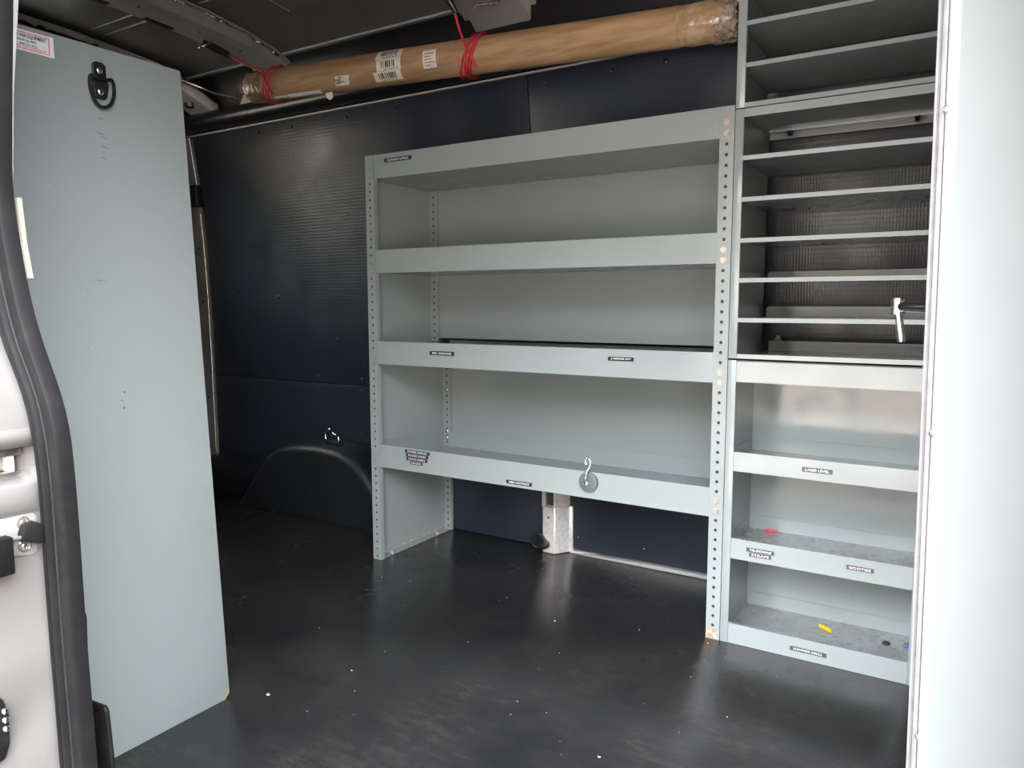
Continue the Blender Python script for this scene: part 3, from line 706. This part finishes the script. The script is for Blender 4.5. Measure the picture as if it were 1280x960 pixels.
q = MB(); c = TR+Vector((.035, -.035, .050)); q.prism([(c.x-.018, c.z+.02), (c.x+.012, c.z+.026), (c.x+.024, c.z-.020), (c.x-.004, c.z-.022)], c.y-.001, c.y+.001, 'y'); q.build('loose_flap', 'paper', ct)

# red cords
def cord(name, hook, s_wrap, label_, turns, spread, slant):
    r = thing(name, hook, label_, 'cord', 'red cords holding the cardboard tube')
    q = MB(); top = tp(s_wrap+.012, 1.0, RT*1.05)
    for k in range(turns):
        s0 = s_wrap + (k-(turns-1)/2)*spread; sk = slant*random.uniform(.6, 1.3)
        q.tube([tp(s0+sk*math.sin(a+.6)*.5 + random.uniform(-.0012, .0012), a, RT*1.0+.0052+.001*k) for a in [2*PI*i/36 for i in range(36)]], .0032, 8, True)
    q.build('loop', 'cord', r, smooth=True)
    q = MB(); e = tp(s_wrap-.01, .55, RT+.009); f = tp(s_wrap+.03, -.85, RT+.010); g = tp(s_wrap+.02, -.2, RT+.011)
    H = Vector(hook); q.tube([H, H.lerp(e, .5)+Vector((0, 0, -.004)), e, tp(s_wrap+.005, .2, RT+.011), g, f], .0040, 8); q.build('tail', 'cord', r, smooth=True)
    return r, H
r1, H1 = cord('red_cord', (-1.925, .055, 1.803), .105, 'red cord looped round the left end of the cardboard tube', 3, .012, .05)
q = MB(); q.tube([H1+Vector((.012, .004, -.010)), H1, H1+Vector((-.03, -.03, .018)), H1+Vector((-.055, -.06, .035))], [.007, .012, .015, .010], 10); q.build('hook', 'blackmetal', r1, smooth=True)
q = MB(); q.tube([H1+Vector((-.05, -.05, .03))+Vector((.02*math.cos(a), .03*math.sin(a), .02*math.sin(a))) for a in [2*PI*k/14 for k in range(14)]], .004, 8, True); q.build('hook_eye', 'chrome', r1, smooth=True)
r2, H2 = cord('red_cord', (-.888, .075, 1.768), .945, 'bright red cord looped round the middle of the cardboard tube', 4, .011, .06)
q = MB(); q.tube([H2+Vector((.008, .004, -.014)), H2, H2+Vector((-.012, -.02, .03)), H2+Vector((-.02, -.04, .075))], [.006, .010, .013, .010], 10); q.build('hook', 'blackmetal', r2, smooth=True)

# ------------------------------------------------------------------ grey partition panel at the left
pp = thing('partition_panel', (-.845, -1.05, 0), 'tall blank grey steel end panel at the left, with a sticker on top', 'partition')
q = MB(); px = -.845
q.prism([(-.852, .012), (-.864, 0), (-1.375, 0), (-1.375, 1.33), (-.905, 1.33), (-.902, 1.327)], px-.0018, px); q.build('panel', 'paint', pp, bevel=.0006)
q = MB(); q.prism([(-.852, .012), (-.902, 1.327), (-.904, 1.327), (-.854, .012)], px-.018, px-.0018); q.build('panel_hem', 'paint', pp)
q = MB(); q.prism([(-.8525, .0122), (-.864, .0005), (-.869, .0005), (-.8535, .016)], px, px+.0003); q.build('rust_patch', 'rust', pp)
q = MB(); q.prism([(-1.055, .707), (-1.052, .707), (-1.052, .7035), (-1.055, .7035)], px, px+.0004); q.prism([(-1.057, .677), (-1.054, .677), (-1.054, .6735), (-1.057, .6735)], px, px+.0004); q.build('screw_hole', 'ink', pp)
# ring pull
rg = MB(); cy, cz = -1.068, 1.268
rg.prism([(cy-.012, cz+.030), (cy-.006, cz+.035), (cy+.006, cz+.035), (cy+.012, cz+.030), (cy+.0125, cz+.006), (cy+.0165, cz-.002), (cy+.012, cz-.026), (cy+.006, cz-.030), (cy-.006, cz-.030), (cy-.011, cz-.026), (cy-.0125, cz-.002), (cy-.0125, cz+.006)], px, px+.005)
rgo = rg.build('tie_bracket', 'blackmetal', pp, bevel=.0015)
q = MB(); q.tube([(px+.010, cy-.0215, cz+.002), (px+.009, cy-.020, cz-.018), (px+.008, cy-.013, cz-.036), (px+.007, cy-.001, cz-.044), (px+.007, cy+.014, cz-.038), (px+.008, cy+.0215, cz-.022), (px+.009, cy+.0225, cz-.004), (px+.010, cy+.019, cz+.007), (px+.010, cy+.010, cz+.005), (px+.010, cy-.010, cz+.004), (px+.010, cy-.017, cz+.007)], .0032, 8, True, True, 4)
q.build('ring', 'blackmetal', rgo, smooth=True)
for dz in (.020, -.017):
    q = MB(); q.dome((px+.005, cy, cz+dz), (1, 0, 0), .0062, .0025); q.build('screw', 'chrome', rgo, smooth=True)
# sticker
q = MB(); sy0, sy1, sz0, sz1 = -1.262, -1.143, 1.289, 1.3225
q.box(px, px+.0004, sy0, sy1, sz0, sz1); st = q.build('sticker', 'white', pp)
q = MB()
for a, c, e, g in ((sy0+.006, sy1-.007, sz1-.0045, sz1-.0032), (sy0+.006, sy1-.007, sz0+.0032, sz0+.0045), (sy1-.0085, sy1-.007, sz0+.0032, sz1-.0032), (sy0+.006, sy0+.0075, sz0+.0032, sz1-.0032)): q.box(px+.0004, px+.0006, a, c, e, g)
q.build('sticker_border', 'redink', st)
yy, zz = (0, 1, 0), (0, 0, 1)
lettering('TRI-STAR VAN EQUIPMENT', 'blueink', st, (px+.0004, -1.1880, sz1-.0092), .066, .0072, yy, zz, .02)
lettering('LAKEWOOD, N.J. 08701', 'blueink', st, (px+.0004, -1.1915, sz1-.0166), .040, .0044, yy, zz, .02)
lettering('800-722-4721', 'blueink', st, (px+.0004, -1.1840, sz1-.0225), .027, .0036, yy, zz, .01)
lettering('COMMERCIAL VAN INTERIORS', 'redink', st, (px+.0004, -1.1920, sz0+.0072), .074, .0026, yy, zz, .01)
# scuffs
q = MB()
for (y, z, w) in ((-1.068, 1.205, .006), (-1.070, 1.178, .010), (-1.064, 1.172, .008), (-1.063, 1.155, .009), (-1.066, 1.135, .006), (-1.087, .914, .016), (-1.060, .69, .008)):
    q.prism([(y-w, z+.001), (y, z+.0016), (y+w, z-.002), (y, z-.0006)], px, px+.0002)
q.build('scuff_marks', mat('scuff', (.10, .115, .12), .4, noise=(80, (.17, .19, .195), .4, .7, 3)), pp)

# ------------------------------------------------------------------ open partition door on the right
pd = thing('partition_door', (.47, -.69, 0), 'pale grey steel partition door standing open at the right edge', 'door')
th = math.radians(60); D = Vector((math.cos(th), math.sin(th), 0)); Nn = Vector((math.sin(th), -math.cos(th), 0))
P0 = Vector((.4725, -.900, 0)); K = .84
def dpt(a, n, z):                    # a along the door from its free edge, n towards the doorway
    lean = -(z-.87)*.014
    return P0 + D*a + Nn*n*K + Vector((lean, 0, z))
def dbox(q, a0, a1, n0, n1, z0, z1):
    v = [q.bm.verts.new(dpt(a, n, z)) for a, n, z in ((a0,n0,z0),(a1,n0,z0),(a1,n1,z0),(a0,n1,z0),(a0,n0,z1),(a1,n0,z1),(a1,n1,z1),(a0,n1,z1))]
    for f in ((0,3,2,1),(4,5,6,7),(0,1,5,4),(1,2,6,5),(2,3,7,6),(3,0,4,7)): q.bm.faces.new([v[i] for i in f])
ZT = 1.66
q = MB(); dbox(q, 0, .62, .0125, .0275, .02, ZT); q.build('door_skin', 'white_door', pd, bevel=.004, seg=4)
q = MB(); dbox(q, .0015, .618, .0045, .0115, .02, ZT); q.build('door_frame', 'galv', pd, bevel=.001)
q = MB(); dbox(q, -.002, .617, 0, .0035, .02, ZT); q.build('door_frame', 'galv', pd, bevel=.0008)
q = MB(); dbox(q, .006, .612, .001, .0215, .022, ZT-.002); q.build('door_core', 'dark', pd)
for z in (.727, .365, 1.08):
    q = MB(); c = dpt(0, .0155, z); q.dome(c, -D, .0045, .0025, 10); q.build('rivet', 'bright', pd, smooth=True)
q = MB(); hz = .868; a0 = .042
h0 = dpt(a0, 0, hz); h1 = dpt(a0, -.080, hz); q.cyl(h0, h1, .0072, 18); q.cyl(dpt(a0, -.004, hz), dpt(a0, 0, hz), .017, 20)
ho = q.build('handle', 'chrome', pd, smooth=True)
q = MB(); q.cyl(dpt(a0, -.075, hz-.009), dpt(a0, -.075, hz+.010), .0082, 16)
q.tube([dpt(a0, -.075, hz-.005), dpt(a0+.002, -.073, hz-.022), dpt(a0+.004, -.071, hz-.040), dpt(a0+.004, -.071, hz-.043)], [.0040, .0046, .0054, .0045], 12); q.build('lever', 'chrome', ho, smooth=True)

# ------------------------------------------------------------------ sliding door opening: silver jamb, seal, catches
SR = [(-.395, 1.62), (-.415, 1.40), (-.442, 1.219), (-.460, 1.115), (-.476, 1.006), (-.467, .949), (-.454, .891), (-.438, .843), (-.418, .806), (-.397, .773), (-.383, .741), (-.377, .694), (-.375, .646), (-.374, .588), (-.374, .508), (-.373, .438), (-.371, .390), (-.368, .306), (-.362, .05), (-.360, -.02)]
SLW = [(1.62, .062), (1.0, .062), (.882, .064), (.823, .066), (.775, .061), (.732, .060), (.65, .056), (.58, .058), (.475, .058), (.39, .058), (.285, .060), (-.1, .06)]
def interp(tab, z):
    for (za, a), (zb, c) in zip(tab, tab[1:]):
        if zb <= z <= za: return c + (a-c)*(z-zb)/(za-zb)
    return tab[-1][1]
xr = lambda z: interp([(zz_, xx_) for xx_, zz_ in SR], z)
sl = lambda z: interp(SLW, z)
zs = [1.62-k*(1.64/90) for k in range(91)]
# smooth the seal edge a little
xrs = {}
for z in zs: xrs[z] = sum(xr(min(1.62, max(-.02, z+d_))) for d_ in (-.03, -.015, 0, .015, .03))/5
q = MB(); rows = []
sec = [(0, .004), (.0, -.010), (.03, -.014), (.20, -.015), (.36, -.013), (.40, -.009), (.42, .004), (.50, .004), (.51, -.011), (.55, -.017), (.60, -.018), (.65, -.016), (.68, -.010), (.69, .004), (.77, .004), (.78, -.010), (.82, -.015), (.87, -.015), (.93, -.011), (1., -.003), (1., .004)]
for z in zs: rows.append([q.bm.verts.new((xrs[z]-f*sl(z), -1.400+dy, z)) for f, dy in sec])
for A, B in zip(rows, rows[1:]):
    for i in range(len(sec)-1): q.bm.faces.new((A[i], A[i+1], B[i+1], B[i]))
    q.bm.faces.new((A[-1], A[0], B[0], B[-1]))
q.bm.faces.new(rows[0]); q.bm.faces.new(rows[-1][::-1])
sealo = q.build('door_seal', 'rubber', smooth=True); sealo.data.materials.append(M['inside'])
for p in sealo.data.polygons:
    if p.index < len(sec)*90 and p.index % len(sec) in (5, 6, 7, 12, 13, 14): p.material_index = 1  # grooves coloured near-black to stand for shade between the ribs
tag(sealo, 'ribbed black rubber seal along the left edge of the door opening', 'door seal')
# silver jamb behind and outside the seal
q = MB(); ysj = [-1.385, -1.402, -1.412, -1.425, -1.44, -1.46, -1.49, -1.53, -1.56]
def jx(y, z):
    x = xr(max(min(z, 1.62), -.02)) - sl(z) - .003
    x -= .012*max(0, (-1.40-y)/.16)
    if y < -1.409:
        k = min(1, (-1.409-y)/.006)
        if .660 < z < .704: x -= .035*k
        if .622 < z <= .660: x += .007*k*max(0., math.sin((z-.622)/.038*PI))**.5
        if .70 <= z < .735: x += .005*k*(1-(z-.70)/.035)
    x += .006*math.exp(-((z-.44)/.035)**2) - .008*math.exp(-((z-.36)/.03)**2)*min(1, max(0, (-1.415-y)/.03))
    return x
zj = sorted(set([round(1.62-k*.0205, 4) for k in range(80)] + [.704, .7035, .660, .6595, .622, .656, .65, .64, .626, .63, .62, .69, .67]), reverse=True)
rows = [[q.bm.verts.new((jx(y, z), y, z)) for y in ysj] for z in zj]
for A, B in zip(rows, rows[1:]):
    for i in range(len(ysj)-1): q.bm.faces.new((A[i], A[i+1], B[i+1], B[i]))
jb = q.build('door_1', 'silver', smooth=True); struct(jb, 'silver painted jamb of the sliding door opening at the left', 'door frame')
if sum(p.normal.x*p.area for p in jb.data.polygons) < 0: jb.data.flip_normals()
md = jb.modifiers.new('s', 'SOLIDIFY'); md.thickness = .02; md.offset = -1
# outer body side behind the jamb
q = MB(); q.box(-2.66, -.56, -1.57, -1.545, -.35, 1.75); q.build('outer_side', 'silver', jb, bevel=.004)
# bright inner flange that shows to the right of the seal near the top
q = MB(); q.prism([(-.440, 1.62), (-.470, 1.40), (-.501, 1.244), (-.529, 1.134), (-.548, 1.016), (-.540, .919), (-.532, .882), (-.522, .80), (-.640, .80), (-.640, 1.62)], -1.375, -1.36, 'y')
q.build('inner_flange', 'pillar_paint', jb, bevel=.004)
q = MB(); q.tube([(-.556, -1.352, 1.01), (-.550, -1.352, .95), (-.540, -1.352, .905)], .004, 8); q.build('flange_hem', 'cream', jb, smooth=True)
# kick plate at the foot of the opening
q = MB(); q.prism([(-.450, .479), (-.426, .481), (-.423, .474), (-.429, .372), (-.423, .363), (-.389, .366), (-.384, .360), (-.378, .288), (-.372, .02), (-.450, .02)], -1.374, -1.368, 'y')
tag(q.build('kick_plate', 'rubber', bevel=.002), 'black plastic kick plate at the foot of the door seal', 'trim plate')
# catch in the jamb recess
lk = thing('door_catch', (-.49, -1.43, .68), 'bright steel door catch recessed in the silver jamb', 'door catch')
q = MB()
q.box(-.474, -.456, -1.50, -1.416, .690, .699); q.box(-.474, -.456, -1.50, -1.416, .6625, .671); q.box(-.474, -.470, -1.50, -1.416, .671, .690); q.build('catch_plate', 'bright', lk, bevel=.0015)
q = MB(); q.box(-.470, -.459, -1.432, -1.423, .671, .690); q.build('catch_bar', 'cream', lk, bevel=.0012)
q = MB(); q.box(-.470, -.466, -1.452, -1.440, .672, .689); q.build('catch_slot', 'blackmetal', lk)
# striker plate with guide wedge and rod
sp_ = thing('door_striker', (-.48, -1.42, .59), 'silver striker plate with black wedge buffer on the jamb', 'striker')
xs = -.4385
q = MB(); q.prism([(-1.52, .6215), (-1.418, .6215), (-1.413, .616), (-1.415, .573), (-1.421, .570), (-1.445, .574), (-1.52, .574)], xs-.004, xs+.004); q.build('striker_plate', 'catch_steel', sp_, bevel=.0015)
for z in (.6125, .5835):
    q = MB(); q.tube([(xs+.0045, -1.4300+.0065*math.cos(a), z+.0065*math.sin(a)) for a in [2*PI*k/16 for k in range(16)]], .0012, 6, True); q.dome((xs+.004, -1.430, z), (1, 0, 0), .0040, .0016); q.build('screw', 'bright', sp_, smooth=True)
q = MB(); q.prism([(-1.437, .601), (-1.433, .611), (-1.421, .613), (-1.409, .604), (-1.409, .583), (-1.437, .592)], xs+.0042, xs+.018); q.build('wedge_buffer', 'rubber', sp_, bevel=.001)
q = MB(); q.box(xs+.0042, xs+.015, -1.4088, -1.4035, .580, .604); q.build('wedge_base', 'rubber', sp_, bevel=.001)
q = MB(); q.cyl((xs+.011, -1.437, .5965), (xs+.011, -1.458, .5965), .003, 10); q.build('rod', 'bright', sp_, smooth=True)
q = MB(); q.box(xs+.0042, xs+.022, -1.53, -1.4485, .558, .603); q.build('lock_block', 'rubber', sp_, bevel=.003)
# roller bracket low on the jamb
rb = thing('roller_bracket', (-.43, -1.46, .36), 'black roller bracket at the lower left of the jamb', 'bracket')
q = MB(); xk = jx(-1.46, .36)
q.prism([(-1.56, .425), (-1.475, .420), (-1.465, .405), (-1.460, .385), (-1.461, .350), (-1.467, .332), (-1.56, .315)], xk-.004, xk+.012); q.build('bracket_body', 'blackmetal', rb, bevel=.004)
for z in (.392, .381, .370):
    q = MB(); q.dome((xk+.012, -1.4655, z), (1, 0, 0), .004, .003, 10); q.build('stud', 'chrome', rb, smooth=True)

# ------------------------------------------------------------------ crumbs on the floor
q = MB()
flk = [(-.05, -.62, .0035), (-.32, -.28, .002), (-.42, -.12, .003), (-.20, -.05, .0022), (-.02, -.03, .002), (-.55, -.35, .002), (-.70, -.62, .0025), (-.95, -.10, .002), (-1.05, -.12, .0018), (.12, -.35, .002), (-.62, -.05, .0018), (-.78, -.80, .006)]
for x, y, s in flk + [(random.uniform(-1.3, .3), random.uniform(-.9, -.03), random.uniform(.0008, .0016)) for _ in range(34)]:
    a = random.uniform(0, PI); n = 5
    A = [q.bm.verts.new((x+s*math.cos(a+2*PI*k/n)*random.uniform(.6, 1.3), y+s*.6*math.sin(a+2*PI*k/n), .0002)) for k in range(n)]
    B = q.bm.verts.new((x, y, s*.6)); q.bm.faces.new(A[::-1])
    for k in range(n): q.bm.faces.new((A[k], A[(k+1) % n], B))
o = q.build('floor_crumbs', 'paper'); o['kind'] = 'stuff'; tag(o, 'tiny pale crumbs scattered on the black floor', 'crumbs')

# ------------------------------------------------------------------ light: open daylight outside
w = bpy.data.worlds.new('daylight'); SC.world = w; w.use_nodes = True
N = w.node_tree.nodes; L = w.node_tree.links
bg = N['Background']; tc = N.new('ShaderNodeTexCoord'); sx = N.new('ShaderNodeSeparateXYZ'); L.new(tc.outputs['Generated'], sx.inputs[0])
cr = N.new('ShaderNodeValToRGB'); 
rx = N.new('ShaderNodeMapRange'); rx.inputs[1].default_value = -.72; rx.inputs[2].default_value = -.95; rx.inputs[4].default_value = .32
L.new(sx.outputs['X'], rx.inputs[0])                # bright low sky added towards the rear for highlights through the rear window
az = N.new('ShaderNodeMath'); L.new(sx.outputs['Z'], az.inputs[0]); L.new(rx.outputs[0], az.inputs[1]); L.new(az.outputs[0], cr.inputs[0])
e = cr.color_ramp.elements
e[0].position = 0.; e[0].color = (.13, .115, .10, 1); e[1].position = .9; e[1].color = (1.0, 1.04, 1.10, 1)
e2 = e.new(.22); e2.color = (.17, .16, .15, 1); e3 = e.new(.34); e3.color = (.96, .98, 1.02, 1)
L.new(cr.outputs[0], bg.inputs[0]); bg.inputs[1].default_value = 26
# the sun stands behind the van, so the doorway lies in the van's own shadow and the street beyond is sunlit
sl_ = bpy.data.lights.new('sun', 'SUN'); sl_.energy = 24; sl_.angle = math.radians(1.5); sl_.color = (1, .94, .86)
so = bpy.data.objects.new('sun', sl_); COL.objects.link(so); so.rotation_euler = (math.radians(-50), 0, math.radians(12))

# ------------------------------------------------------------------ camera
cam = bpy.data.cameras.new('camera'); co = bpy.data.objects.new('camera', cam); COL.objects.link(co)
cam.sensor_width = 36; cam.sensor_fit = 'HORIZONTAL'; cam.lens = 931.48/1280*36; cam.clip_start = .02
F = Vector((-.52385615, .84491433, -.10814112)); R = Vector((.84994801, .52686585, -.00086903)); U = R.cross(F)
co.matrix_world = Matrix(((R.x, U.x, -F.x, .5202263), (R.y, U.y, -F.y, -1.85939424), (R.z, U.z, -F.z, .87285063), (0, 0, 0, 1)))
SC.camera = co
SC.view_settings.view_transform = 'Standard'; SC.view_settings.look = 'None'; SC.view_settings.gamma = 1; SC.view_settings.use_curve_mapping = False
SC.view_settings.exposure = 0.
SC.cycles.use_denoising = True
SC.cycles.max_bounces = 10; SC.cycles.diffuse_bounces = 6; SC.cycles.sample_clamp_indirect = 10
